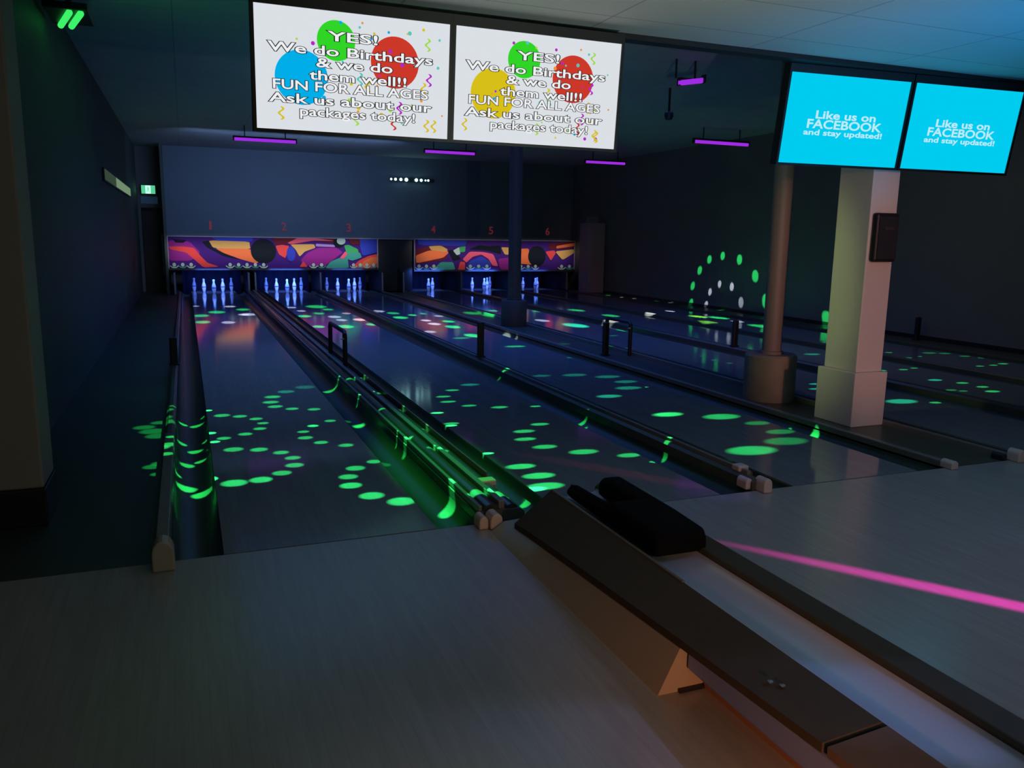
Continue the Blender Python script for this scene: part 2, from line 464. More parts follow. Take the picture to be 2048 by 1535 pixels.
(8.35, 3.48, 0.0, 0.097, 'g', 1.0),
(7.86, 2.74, 0.0, 0.167, 't', 1.0),
(8.0, 2.5, 0.0, 0.142, 'g', 1.0),
(8.0, 2.25, 0.0, 0.138, 'g', 1.0),
(7.86, 2.02, 0.0, 0.165, 'g', 1.0),
(7.49, 2.21, 0.0, 0.124, 'g', 0.5),
(7.57, 2.13, 0.0, 0.103, 'g', 0.5),
(6.46, 1.9, 0.0, 0.316, 't', 0.9),
(6.74, 1.75, 0.0, 0.124, 'g', 1.0),
(6.36, 8.99, 0.0, 0.346, 't', 1.2),
(5.87, 9.35, 0.0, 0.21, 'w', 1.0),
(6.12, 9.9, 0.0, 0.218, 'w', 0.6),
(8.76, 10.39, 0.0, 0.179, 'w', 1.2),
(9.65, 11.09, 0.0, 0.147, 'w', 1.0),
(7.1, 9.06, 0.0, 0.212, 'w', 1.3),
(5.62, 6.04, 0.0, 0.344, 'g', 0.35),
(5.53, 6.55, 0.0, 0.128, 'g', 0.5),
(7.72, 11.73, 0.0, 0.272, 'g', 0.4),
(7.87, 10.48, -0.0, 0.255, 'g', 0.5),
(6.84, 8.09, 0.0, 0.198, 'g', 0.5),
(6.29, 7.45, 0.0, 0.14, 'g', 0.5),
(6.77, 11.69, 0.0, 0.164, 'g', 0.5),
(5.05, 6.73, 0.0, 0.214, 'g', 0.3),
(4.61, 5.45, 0.0, 0.19, 'g', 0.35),
(10.75, 19.44, -0.78, 0.185, 'g', 1.0),
(10.75, 15.91, -0.36, 0.161, 'g', 1.0),
(10.75, 15.09, -0.34, 0.143, 'w', 1.0),
(10.75, 14.43, -0.21, 0.126, 'w', 1.0),
(10.75, 13.4, -0.04, 0.12, 'g', 1.0),
(10.75, 12.79, 0.01, 0.129, 'w', 1.0),
(9.55, 9.9, 0.0, 0.256, 'y', 1.2),
(9.11, 8.94, 0.0, 0.24, 'y', 0.6),
(9.82, 9.59, 0.0, 0.273, 'g', 1.0),
(8.91, 9.26, 0.0, 0.112, 'w', 0.6),
(8.92, 9.64, 0.0, 0.153, 'y', 1.0),
(8.85, 8.47, 0.0, 0.25, 'y', 0.6),
(6.34, 5.1, 0.0, 0.065, 't', 0.6),
(6.29, 4.75, 0.0, 0.082, 't', 0.6),
(6.33, 4.48, 0.0, 0.086, 't', 0.5),
(9.74, 8.88, -0.0, 0.168, 'w', 0.2),
(10.86, 9.1, 0.0, 0.155, 'w', 0.2),
(9.67, 8.02, 0.0, 0.354, 'g', 0.3),
(7.96, 4.84, 0.0, 0.229, 't', 0.6),
(6.32, 2.94, 0.0, 0.139, 't', 0.8),
(6.11, 2.7, 0.0, 0.134, 't', 0.8),
(10.75, 12.0, 0.13, 0.161, 'g', 1.0),
(10.75, 11.97, 0.52, 0.16, 'g', 1.0),
(10.75, 11.73, 0.88, 0.169, 'g', 1.0),
(10.75, 11.39, 1.13, 0.166, 'g', 1.0),
(10.75, 10.92, 1.22, 0.162, 'g', 1.0),
(10.75, 10.34, 1.16, 0.188, 'g', 1.0),
(10.75, 9.8, 0.85, 0.214, 'g', 1.0),
(10.75, 9.42, 0.37, 0.241, 'g', 1.0),
(10.75, 7.7, 0.17, 0.255, 'g', 1.0),
(10.75, 10.78, -0.01, 0.152, 'g', 1.0),
(10.75, 11.41, 0.14, 0.134, 'w', 1.0),
(10.75, 11.3, 0.43, 0.133, 'w', 1.0),
(10.75, 10.97, 0.62, 0.131, 'w', 1.0),
(10.75, 10.54, 0.59, 0.149, 'w', 1.0),
(10.75, 10.2, 0.29, 0.178, 'w', 0.6)]

# ------------------------------------------------------------------ columns on the broad strip
t = empty('square_column', (5.285, 1.38, 0), 'cream square column with a wider plinth, nearest of the columns', 'column')
MB().box((5.11, 1.16, 0), (5.46, 1.60, .46)).build('plinth', M['white'], t, bevel=.008)
MB().box((5.145, 1.195, .46), (5.425, 1.565, CEIL)).build('shaft', M['white'], t, bevel=.008)
t = empty('speaker_box', (5.30, 1.18, 1.57), 'black rounded panel box on the front of the cream square column', 'speaker')
hs_ = MB().box((5.165, 1.135, 1.375), (5.405, 1.195, 1.765)).build('housing', M['black'], t, bevel=.02)
MB().box((5.185, 1.128, 1.40), (5.385, 1.137, 1.735)).build('grille', mat('speaker_grille', (.02, .025, .032), .35, bump=.4, nscale=250), hs_)
MB().box((5.24, 1.122, 1.63), (5.34, 1.13, 1.655)).build('badge', mat('speaker_badge', (.05, .045, .05), .4), hs_)
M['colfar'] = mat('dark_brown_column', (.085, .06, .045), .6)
def round_col(x, y, r, rc, label, pm='barrel', cm='colp'):
    t = empty('round_column', (x, y, 0), label, 'column')
    m = MB(); m.lathe([(r*.98, .0), (r, .02), (r, .43), (r*.93, .45)], (x, y, 0), 32); m.build('pad', M[pm], t, smooth=True)
    MB().lathe([(rc, .45), (rc, CEIL)], (x, y, 0), 28).build('shaft', M[cm], t, smooth=True)
    MB().lathe([(rc+.02, .45), (rc+.02, .475), (rc, .48)], (x, y, 0), 28).build('collar', M[cm], t, smooth=True)
round_col(5.27, 2.42, .245, .09, 'slim round column rising from a wrapped barrel pad, just behind the square column')
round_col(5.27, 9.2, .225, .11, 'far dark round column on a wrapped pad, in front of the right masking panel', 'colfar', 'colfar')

# ------------------------------------------------------------------ ball detector posts
def post(t, x, y, h, z0, w=.038):
    m = MB(); m.box((x-w, y-.03, z0+.001), (x+w, y+.03, h)); return m.build('post', M['black'], t, bevel=.012)
for x, y, h, z0, lab in ((-.17, 5.45, .41, .112, 'short black sensor post on the capping beside the aisle'),
        (3.245, 5.2, .52, .098, 'tall black sensor post on the capping between second and third lanes'),
        (5.10, 5.5, .44, .002, 'black sensor post on the broad column strip, left of the black hoop'),
        (7.095, 5.42, .43, .062, 'black sensor post between fourth and fifth lanes, seen left of the slim round column'),
        (10.60, 5.5, .39, .03, 'black sensor post against the right wall')):
    t = empty('sensor_post', (x, y, z0), lab, 'post', 'ball sensor posts')
    post(t, x, y, h, z0)
    MB().box((x-.05, y-.045, z0), (x+.05, y+.045, z0+.02)).build('foot', M['black'], t, bevel=.005)
for x, ya, yb, h, z0, lab in ((1.60, 5.07, 6.06, .46, .088, 'black hoop rail standing on the capping between first and second lanes'),
                              (5.41, 5.40, 6.05, .44, .002, 'black hoop rail on the broad column strip between third and fourth lanes')):
    t = empty('hoop_rail', (x, (ya+yb)/2, z0), lab, 'rail', 'black hoop rails')
    for y in (ya, yb): MB().tube([(x, y, z0), (x, y, h-.02)], .026, 12).build('leg', M['black'], t, smooth=True)
    MB().tube([(x, ya, h-.03), (x, ya+.03, h), (x, yb-.03, h), (x, yb, h-.03)], .024, 12).build('crossbar', M['black'], t, smooth=True)
    MB().lathe([(.018, 0), (.022, .01), (.0, .018)], (x-.03, ya-.02, h-.08), 12).build('lamp_lens', M['beige'], t)

# ------------------------------------------------------------------ pins (five-pin bowling), one prototype and copies
PH = .345
pp = [(0,0),(.030,0),(.036,.012),(.052,.075),(.058,.13),(.050,.19),(.033,.235),(.026,.26),(.028,.29),(.033,.315),(.026,.338),(.0,.345)]
def make_pin():
    t = empty('bowling_pin', (0, 0, 0), 'pin', 'bowling pin', 'pins')
    pb = MB().lathe([(r*.92, z) for r, z in pp], (0, 0, .001), 20).build('pin_body', M['pin'], t, smooth=True)
    MB().lathe([(.050, .118), (.0565, .122), (.0565, .140), (.050, .144)], (0, 0, 0), 20).build('rubber_band', M['band'], pb, smooth=True)
    return t
pin0 = make_pin(); used = False
PX = [(-.46, .80, 'far left'), (-.23, .40, 'inner left'), (0, 0, 'front middle'), (.23, .40, 'inner right'), (.46, .80, 'far right')]
for i, (a, b) in enumerate(LANES):
    for dx, dy, w in PX:
        if i == 3 and w in ('far right', 'inner left'): continue
        if i == 5 and w in ('far right',): continue
        p = pin0 if not used else copy_tree(pin0); used = True
        p.location = ((a+b)/2+dx, 18.15+dy, 0)
        p['label'] = 'white bowling pin, %s pin of the %s lane from the left' % (w, ordw[i])
        p['group'] = 'pins on the %s lane' % ordw[i]

# kickback plates between the pin decks
for k, x in enumerate((-.27, 1.46, 1.62, 3.245, 4.87, 5.45, 7.09, 8.715, 10.32)):
    lab = ['left of the first pin deck', 'right side of the first pin deck', 'left side of the second pin deck', 'between second and third pin decks', 'right side of the third pin deck',
           'left side of the fourth pin deck', 'between fourth and fifth pin decks', 'between fifth and sixth pin decks', 'right side of the sixth pin deck'][k]
    t = empty('kickback_plate', (x, 18.6, 0), 'upright grey plate with a pale edge, '+lab, 'divider panel', 'plates between the pin decks')
    MB().box((x-.022, 17.72, .0), (x+.022, 19.4, .53)).build('plate', M['door'], t)
    MB().loft([[(x-.02, 17.70, .0), (x+.02, 17.70, .0), (x+.02, 17.74, .0), (x-.02, 17.74, .0)], [(x-.02, 17.68, .2), (x+.02, 17.68, .2), (x+.02, 17.74, .2), (x-.02, 17.74, .2)],
               [(x-.02, 17.72, .53), (x+.02, 17.72, .53), (x+.02, 17.76, .53), (x-.02, 17.76, .53)]]).build('edge_strip', M['grey'], t)
# pit curtains
for i, (a, b) in enumerate(LANES):
    m = MB(); n = 24; secs = []
    for zz in (-.1, .75):
        secs.append([(a-.2+(b-a+.4)*j/n, 19.42+.018*math.sin(j*1.9), zz) for j in range(n+1)]+[(a-.2+(b-a+.4)*j/n, 19.45+.018*math.sin(j*1.9), zz) for j in range(n, -1, -1)])
    m.loft(secs)
    tag(m.build('pit_curtain', M['pit'], smooth=True), 'blue lit curtain behind the pins of the %s lane' % ordw[i], 'curtain', 'pit curtains')

# ------------------------------------------------------------------ masking units with painted cosmic shapes
ART = [mat('art_violet', (.05, .012, .15), .7, spec=.1), mat('art_red', (.72, .06, .05), .7, spec=.1), mat('art_orange', (.80, .17, .05), .7, spec=.1), mat('art_yellow', (.62, .34, .09), .7, spec=.1),
       mat('art_black', (.006, .010, .014), .7, spec=.1), mat('art_blue', (.03, .05, .38), .7, spec=.1), mat('art_teal', (.05, .30, .22), .7, spec=.1), mat('art_green', (.05, .36, .10), .7, spec=.1),
       mat('art_magenta', (.26, .02, .20), .7, spec=.1), mat('art_pale', (.42, .58, .45), .7, spec=.1), mat('art_pink', (.75, .10, .15), .7, spec=.1), mat('art_lilac', (.38, .24, .48), .7, spec=.1), mat('art_maroon', (.12, .012, .02), .7, spec=.1)]
VI, RE, OR, YE, BK, BL, TE, GR, MA, PA, PK, LI, MR = range(13)
def circ(cx, cy, rx, ry, n=28): return [(cx+rx*math.cos(2*PI*j/n), cy+ry*math.sin(2*PI*j/n)) for j in range(n)]
def smoothp(p, it=2):
    for _ in range(it):
        q = []
        for i in range(len(p)):
            a, b = p[i], p[(i+1) % len(p)]
            q += [(a[0]*.9+b[0]*.1, a[1]*.9+b[1]*.1), (a[0]*.1+b[0]*.9, a[1]*.1+b[1]*.9)]
        p = q
    return p
art1 = [
 (VI, [(135,130),(1865,130),(1865,392),(135,392)]), (BL, [(460,118),(800,118),(800,165),(520,160)]), (MA, [(135,160),(300,170),(380,260),(300,330),(135,330)]),
 (BK, [(170,150),(280,160),(250,182),(190,180)]), (RE, [(140,212),(240,210),(330,222),(380,290),(430,345),(520,378),(400,385),(330,320),(270,262),(150,236)]),
 (BK, [(395,170),(450,160),(470,215),(560,262),(700,320),(560,290),(430,215)]),
 (YE, [(448,158),(772,165),(778,228),(540,232),(478,215)]), (OR, [(500,224),(776,226),(800,280),(860,325),(820,352),(690,312),(560,262)]),
 (BK, circ(885,245,105,105)), (MR, [(960,115),(1100,105),(1180,120),(1100,180),(980,190)]),
 (RE, [(985,198),(1040,188),(1100,198),(1064,305),(1012,272)]), (MR, [(1090,100),(1500,135),(1500,170),(1300,150),(1100,190)]),
 (PK, [(1085,172),(1180,122),(1310,112),(1490,150),(1300,150),(1200,168),(1110,182)]), (YE, [(1108,184),(1310,180),(1322,212),(1230,245),(1185,290),(1150,226)]),
 (LI, [(1325,176),(1492,184),(1490,204),(1325,200)]), (MA, [(1195,318),(1250,258),(1340,212),(1500,208),(1560,250),(1460,325),(1400,372),(1210,368)]),
 (BL, circ(1112,268,36,66)), (RE, [(1180,380),(1215,330),(1250,380)]),
 (TE, [(1400,392),(1450,332),(1540,295),(1600,300),(1610,392)]), (GR, [(1572,190),(1610,182),(1690,220),(1700,255),(1590,262)]), (TE, [(1560,262),(1710,250),(1725,295),(1640,325),(1575,300)]),
 (BL, [(1700,132),(1865,132),(1865,250),(1730,282)]), (RE, [(1620,392),(1700,322),(1790,280),(1865,262),(1865,392)]), (OR, [(1690,392),(1740,330),(1800,296),(1865,285),(1865,350)]),
 (BK, circ(1525,165,50,42)), (PA, circ(1545,150,38,32)), (MR, [(1600,110),(1700,120),(1720,175),(1640,185)]), (PK, [(1530,300),(1580,240),(1600,262),(1560,310)])]
art2 = [
 (VI, [(290,600),(1665,600),(1665,857),(290,857)]), (BL, [(310,585),(720,598),(700,650),(320,645)]), (MR, [(290,680),(500,640),(560,690),(540,770),(290,810)]),
 (OR, [(296,735),(400,692),(550,680),(562,712),(520,752),(300,802)]), (YE, [(400,655),(500,648),(556,680),(540,704),(420,688)]),
 (BK, [(555,690),(600,684),(672,765),(600,782)]), (GR, [(640,662),(705,650),(700,700),(650,705)]), (PA, [(600,690),(650,660),(660,720),(630,730)]), (TE, [(430,857),(500,790),(600,790),(620,857)]),
 (BL, [(710,857),(740,780),(840,738),(920,790),(920,857)]), (PK, [(680,765),(740,698),(850,700),(940,718),(985,825),(935,820),(900,762),(840,722),(765,742),(712,795)]),
 (BK, [(730,680),(820,640),(900,650),(1000,640),(1010,720),(940,700),(850,682)]), (RE, [(640,857),(660,785),(700,790),(700,857)]),
 (YE, [(1005,656),(1120,660),(1120,722),(1040,722)]), (MA, [(980,760),(1140,740),(1150,857),(1000,857)]), (OR, [(1140,670),(1250,665),(1262,740),(1325,812),(1180,805),(1145,745)]), (BK, circ(1325,735,80,92)),
 (RE, [(1400,692),(1480,680),(1496,702),(1452,776)]), (YE, [(1488,690),(1660,668),(1665,702),(1560,768)]), (MR, [(1430,618),(1665,590),(1665,660),(1500,672),(1430,668)]), (OR, [(1500,640),(1665,610),(1665,640),(1500,664)])]
def masking(x0, x1, z0, z1, art, fr, scal, label, Y=18.2):
    ux0, ux1, vy0, vy1 = fr
    t = empty('masking_unit', ((x0+x1)/2, Y, z0), label, 'masking panel', 'painted masking panels above the pins')
    pn = MB().box((x0, Y, z0), (x1, Y+.05, z1)).build('panel', M['black'], t)
    m = MB(); d = .002
    def P(q, d): return (max(x0, min(x1, x0+(q[0]-ux0)/(ux1-ux0)*(x1-x0))), Y-d, max(z0, min(z1, z1-(q[1]-vy0)/(vy1-vy0)*(z1-z0))))
    for k, pts in art:
        sm = pts if (k == VI or len(pts) > 20) else smoothp(pts, 1)
        pts3 = []
        for q in sm:
            v = P(q, d)
            if not pts3 or (Vector(v)-Vector(pts3[-1])).length > 1e-4: pts3.append(v)
        m.poly(pts3, k); d += .0012
    for a, b in scal:
        n = max(2, round((b-a)/62)); w = (b-a)/n
        for j in range(n):
            c = a+w*(j+.5); y = vy1-20
            m.poly([P(q, d) for q in circ(c, y-10, 14, 16, 12)], PA)
            m.poly([P(q, d+.001) for q in [(c-w/2, y-6), (c-w/4, y+6), (c, y+9), (c+w/4, y+6), (c+w/2, y-6), (c+w/2, y+3), (c+w/4, y+17), (c, y+20), (c-w/4, y+17), (c-w/2, y+3)]], TE if j % 2 else PA)
    m.build('painted_face', ART, pn)
    MB().box((x0-.03, Y-.02, z0-.045), (x1+.03, Y+.05, z0)).build('bottom_edge', M['door'], t)
    MB().box((x0-.03, Y-.02, z1), (x1+.03, Y+.06, z1+.02)).build('top_rail', M['grey'], t)
    MB().box((x0-.03, Y-.02, z0), (x0, Y+.05, z1)).build('side_rail', M['grey'], t)
    MB().box((x1, Y-.02, z0), (x1+.03, Y+.05, z1)).build('side_rail', M['grey'], t)
masking(-.38, 4.84, .62, 1.40, art1, (135, 1865, 130, 392), [(140, 335), (575, 915), (1265, 1405), (1620, 1860)], 'left masking panel with black ball and orange and violet shapes, above three lanes')
masking(5.90, 10.76, .58, 1.41, art2, (290, 1665, 598, 857), [(290, 470), (710, 920), (1150, 1345), (1515, 1660)], 'right masking panel in orange, pink and violet, partly behind the far column')
t = empty('access_door', (5.37, 18.3, 0), 'plain dark access door between the two painted masking panels', 'door')
MB().box((4.90, 18.28, -.0), (5.42, 18.32, 1.40)).box((5.48, 18.28, -.0), (5.84, 18.32, 1.40)).box((5.42, 18.28, .6), (5.48, 18.32, 1.40)).build('leaf', M['door'], t)
MB().box((4.88, 18.22, 1.40), (5.86, 18.30, 1.425)).build('head_strip', M['grey'], t)

# ------------------------------------------------------------------ lettering helper
def text_pts(s, offset=0., font_bold=True):
    cu = bpy.data.curves.new('t', 'FONT'); cu.body = s; cu.size = 1; cu.offset = offset; cu.resolution_u = 3
    ob = bpy.data.objects.new('t', cu); COL.objects.link(ob)
    bpy.context.view_layer.update()
    me = bpy.data.meshes.new_from_object(ob)
    vs = [tuple(v.co) for v in me.vertices]; fs = [tuple(p.vertices) for p in me.polygons]
    bpy.data.objects.remove(ob); bpy.data.curves.remove(cu); bpy.data.meshes.remove(me)
    return vs, fs
def place_text(mb, s, cx, cy, w, caph, P, d, k, offset, kb=None, ob=0.):
    """centre text at (cx,cy), fit width w and cap height, P(u,v,d)->world"""
    v0, f0 = text_pts(s, offset); base, _ = text_pts(s, 0.)
    xs = [v[0] for v in base]; mid = (min(xs)+max(xs))/2; sc = w/(max(xs)-min(xs)); sy = caph/.69
    if kb is not None:
        vb, fb = text_pts(s, ob); mb.add([P(cx+(x-mid)*sc, cy+(y-.345)*sy, d-.0006) for x, y, z in vb], fb, kb)
    mb.add([P(cx+(x-mid)*sc, cy+(y-.345)*sy, d) for x, y, z in v0], f0, k)

numm = mat('lane_number_red', (.35, .03, .04), .5, emit=(.5, .06, .09), es=.16)
for i, x in enumerate((.63, 2.44, 4.13, 6.50, 8.22, 10.0)):
    m = MB(); P = lambda u, v, d, x=x: (x+u, 18.458-d, 1.69+v)
    place_text(m, str(i+1), 0, 0, .12 if i else .05, .21, P, .012, 0, .01)
    zz = m.build('lane_number', numm)
    mo = zz.modifiers.new('thick', 'SOLIDIFY'); mo.thickness = .012; mo.offset = 0
    tag(zz, 'dim red lane number %d on the dark wall above the masking' % (i+1), 'number sign', 'lane numbers')

# ------------------------------------------------------------------ overhead screens
SCR = dict(white=emitmat('screen_white', (.70, .74, .78), 1.0), black=emitmat('screen_black', (.012, .012, .015), 1, False), letter=emitmat('screen_letter_white', (.85, .86, .88), 1, False),
  green=emitmat('screen_green', (.03, .66, .02), 1, False), red=emitmat('screen_red', (.60, .04, .022), 1), blue=emitmat('screen_blue', (.0, .42, .80), 1), yellow=emitmat('screen_yellow', (.68, .52, .01), 1, False),
  purple=emitmat('screen_purple', (.45, .02, .55), 1, False), lime=emitmat('screen_lime', (.35, .70, .05), 1, False), teal=emitmat('screen_teal', (.1, .55, .5), 1, False),
  orange=emitmat('screen_orange', (.8, .3, .05), 1, False), cyan=emitmat('screen_cyan', (.0, .60, .87), 1), pale=emitmat('screen_pale_blue', (.50, .83, .93), 1, False))
SK = list(SCR); SM = [SCR[k] for k in SK]; SI = {k: i for i, k in enumerate(SK)}
LINES = [('YES!', .50, .23, .25), ('We do Birthdays', .50, .355, .84), ('& we do', .51, .455, .39), ('them well!!', .53, .56, .50), ('FUN FOR ALL AGES', .50, .655, .80), ('Ask us about our', .50, .765, .84), ('packages today!', .53, .865, .60)]
def tv(name, o, tilt, yaw, w, h, kind, label):
    ax = Vector((math.cos(yaw), math.sin(yaw), 0)); nh = Vector((-math.sin(yaw), math.cos(yaw), 0))
    dn = Vector((0, 0, -math.cos(tilt)))+nh*math.sin(tilt); nn = -(nh*math.cos(tilt))+Vector((0, 0, -math.sin(tilt)))
    O = Vector(o); ctr = O+ax*w/2+dn*h/2
    t = empty(name, tuple(ctr), label, 'screen', 'overhead score screens')
    def P(u, v, d): return tuple(O+ax*u+dn*(h-v)+nn*d)   # u right, v up from the bottom
    b = .018; m = MB()
    def tb(a, bb, k=0):
        (u0, v0, d0), (u1, v1, d1) = a, bb
        m.loft([[P(u0, v0, d0), P(u1, v0, d0), P(u1, v1, d0), P(u0, v1, d0)], [P(u0, v0, d1), P(u1, v0, d1), P(u1, v1, d1), P(u0, v1, d1)]], k)
    tb((-b, -b, -.075), (w+b, h+b*3.2, -.004)); cb = m.build('cabinet', M['black'], t, bevel=.004)
    m = MB()
    for a, bb in (((-b, -b, -.004), (0, h+b*3.2, .008)), ((w, -b, -.004), (w+b, h+b*3.2, .008)), ((0, -b, -.004), (w, 0, .008)), ((0, h, -.004), (w, h+b*3.2, .008))): tb(a, bb)
    m.build('bezel', M['black'], cb)
    m = MB(); k = 0
    def rect(u0, v0, u1, v1, d, k): m.poly([P(u0, v0, d), P(u1, v0, d), P(u1, v1, d), P(u0, v1, d)], k)
    def disc(u, v, r, d, k, n=40): m.poly([P(u+r*math.cos(2*PI*j/n), v+r*math.sin(2*PI*j/n), d) for j in range(n)], k)
    rect(0, 0, w, h, 0, SI['cyan' if kind == 'c' else 'white'])
    if kind != 'c':
        disc(.40*w, h*(1-.235), .097*w, .0008, SI['green']); disc(.705*w, h*(1-.37), .128*w, .0012, SI['red'])
        disc(.225*w, h*(1-.56), .132*w, .0016, SI['blue' if kind == 'b' else 'yellow'])
        rnd = random.Random(5 if kind == 'b' else 9); cs = ['purple', 'lime', 'teal', 'yellow', 'orange', 'blue', 'purple']
        for _ in range(42):
            u = rnd.uniform(.2, .97); v = rnd.uniform(.06, .95)
            if u < .35 and v > .3 and rnd.random() < .7: continue
            disc(u*w, v*h, rnd.uniform(.005, .011)*w, .0018, SI[rnd.choice(cs)], 10)
        for (u, v, c) in ((.88, .80, 'lime'), (.89, .50, 'purple'), (.86, .42, 'yellow'), (.12, .13, 'yellow'), (.88, .10, 'yellow'), (.92, .10, 'yellow'), (.73, .24, 'purple'), (.52, .46, 'teal'), (.70, .10, 'red'), (.50, .12, 'lime'), (.56, .40, 'yellow')):
            if kind == 'y': u, v = min(.96, u+rnd.uniform(-.08, .05)), v+rnd.uniform(-.05, .08)
            pts = []; n = 14                                     # curly streamer
            for j in range(n+1):
                s_ = j/n; pts.append((u*w+.011*w*math.sin(s_*PI*3), (v-.05+.11*s_)*h))
            for j in range(n):
                (a0, b0), (a1, b1) = pts[j], pts[j+1]; q = .006*w
                m.poly([P(a0-q, b0, .002), P(a0+q, b0, .002), P(a1+q, b1, .002), P(a1-q, b1, .002)], SI[c])
        for s_, u, v, ww in LINES:
            place_text(m, s_, (u-.015)*w, h*(1-v+.03), ww*w, .044*w, P, .0036, SI['letter'], .016, SI['black'], .058)
    else:
        for s_, u, v, ww, ch in (('Like us on', .5, .44, .50, .050), ('FACEBOOK', .5, .545, .62, .056), ('and stay updated!', .5, .64, .66, .036)):
            place_text(m, s_, u*w, h*(1-v), ww*w, ch*w, P, .002, SI['pale'], .024)
    m.build('display', SM, cb)
    # ceiling bracket
    q = ctr-nn*.06; m = MB()
    m.box((q.x-.04, q.y, q.z-.12), (q.x+.04, q.y+.05, q.z+.15)); m.box((q.x-.02, q.y+.03, q.z+.1), (q.x+.02, q.y+.07, SOF))
    m.build('ceiling_bracket', M['black'], t)
    return t
W1 = 1.087; H1 = W1/1.714
tv('score_screen', (.401, .807, 2.729), math.radians(5.03), 0, W1, H1, 'b', 'white birthday advert screen with a blue balloon circle, far left')
tv('score_screen', (.401+W1+.037, .807, 2.729), math.radians(5.03), 0, W1, H1, 'y', 'white birthday advert screen with a yellow balloon circle')
W2 = 1.076; H2 = W2/1.70; yw = math.radians(-3.75)
tv('score_screen', (4.139, 1.045, 2.735), math.radians(8.4), yw, W2, H2, 'c', 'cyan screen with white lettering, left of its pair, above the square column')
tv('score_screen', (4.139+(W2+.048)*math.cos(yw), 1.045+(W2+.048)*math.sin(yw), 2.735), math.radians(8.4), yw, W2, H2, 'c', 'cyan screen with white lettering at the far right edge')

# ------------------------------------------------------------------ ceiling fixtures
uvm = emitmat('violet_tube', (.30, .022, .66), 1.15)
TZ = 3.335
def uv(x0, x1, y, lab, y2=None):
    y2 = y if y2 is None else y2
    t = empty('blacklight_tube', ((x0+x1)/2, (y+y2)/2, CEIL), lab, 'blacklight', 'violet blacklight tubes')
    MB().tube([(x0, y, TZ), (x1, y2, TZ)], .03, 12).build('tube', uvm, t, smooth=True)
    MB().box((x0, y-.03, TZ+.028), (x1, y+.03, TZ+.06)).box((x0+.2, y-.01, TZ+.05), (x0+.22, y+.01, CEIL)).box((x1-.22, y-.01, TZ+.05), (x1-.2, y+.01, CEIL)).build('batten', M['black'], t, bevel=.005)
    for x, yy in ((x0, y), (x1, y2)): MB().box((x-.012, yy-.03, TZ-.03), (x+.012, yy+.03, TZ+.06)).build('end_holder', M['black'], t)
uv(1.0, 2.2, 13.5, 'violet tube on the ceiling below the left birthday screen'); uv(4.98, 6.15, 13.9, 'violet tube on the ceiling between the two birthday screens')
uv(9.1, 10.2, 14.3, 'violet tube on the ceiling left of the cyan screens, farther and lower'); uv(8.96, 10.2, 9.5, 'long bright violet tube beside the left cyan screen')
uv(5.50, 5.66, 4.66, 'short angled violet lamp high on the ceiling between the screen pairs', 4.40)
gm = emitmat('green_lamp', (.05, 1., .16), .9)
t = empty('green_light_bar', (-.85, 4.35, CEIL-.1), 'bright green stage light bar on the ceiling at the top left', 'stage light')
MB().box((-1.0, 4.15, TZ+.01), (-.66, 4.75, TZ+.07)).box((-.85, 4.4, TZ+.06), (-.80, 4.45, CEIL)).build('housing', M['black'], t, bevel=.01)
for dx in (0, .085):
    MB().tube([(-.93+dx, 4.72, TZ-.01), (-.80+dx, 4.18, TZ-.01)], .026, 10).build('lamp', gm, t, smooth=True)
# row of little glowing white beads on an added rail, on the back wall
lm = emitmat('white_bead', (.45, .95, 1.), 7)
t = empty('bead_row', (6.0, 18.42, 3.02), 'row of eight tiny glowing white beads high on the back wall', 'lights')
MB().box((5.26, 18.40, 2.965), (6.50, 18.45, 3.055)).build('rail', M['black'], t)
for x, r in ((5.30, .028), (5.42, .036), (5.57, .040), (5.72, .048), (6.0, .044), (6.14, .038), (6.26, .022), (6.34, .028)):
    MB().lathe([(0, -r), (r*.7, -r*.7), (r, 0), (r*.7, r*.7), (0, r)], (x, 18.39, 3.01), 10).build('lamp', lm, t, smooth=True)  # one glowing bead of the row

# exit sign, plate and dark doorway at the far left
t = empty('exit_sign', (-.78, 18.95, 2.55), 'small lit green exit sign above the dark doorway', 'exit sign')
MB().box((-.955, 18.93, 2.43), (-.605, 19.0, 2.665)).build('housing', M['black'], t)
m = MB(); m.poly([(-.94, 18.925, 2.445), (-.62, 18.925, 2.445), (-.62, 18.925, 2.65), (-.94, 18.925, 2.65)], 0)
m.poly([(-.845, 18.922, 2.45), (-.725, 18.922, 2.45), (-.725, 18.922, 2.645), (-.845, 18.922, 2.645)], 1)
mp = [(-.80, 2.62), (-.775, 2.62), (-.775, 2.595), (-.755, 2.57), (-.74, 2.55), (-.765, 2.555), (-.77, 2.53), (-.745, 2.50), (-.75, 2.465), (-.765, 2.495), (-.79, 2.52), (-.805, 2.49), (-.83, 2.48), (-.805, 2.53), (-.80, 2.57), (-.825, 2.55), (-.80, 2.59)]
m.poly([(x, 18.919, z) for x, z in mp], 2)
m.build('lit_face', [emitmat('exit_green', (.10, .60, .30), 1), emitmat('exit_pale', (.45, 1.0, .70), 1.5), emitmat('exit_figure', (.2, .8, .45), 1)], t)
tag(MB().box((-.97, 18.97, 2.20), (-.58, 19.004, 2.38)).build('notice_plate', mat('plate_blue', (.06, .12, .22), .5, emit=(.02, .05, .1), es=.25), bevel=.004), 'dim blue notice plate under the exit sign', 'notice')  # faint blue glow put into the plate's own material
tw = empty('exit_glow_panel', (XL, 12, 2.3), 'added pale glowing panel for the exit sign reflection on the left wall', 'lamp')  # glowing panel added in place of the exit sign's reflection in the wall
MB().box((XL, 9.4, 2.23), (XL+.03, 15.6, 2.42)).build('exit_glow_back', M['door'], tw)
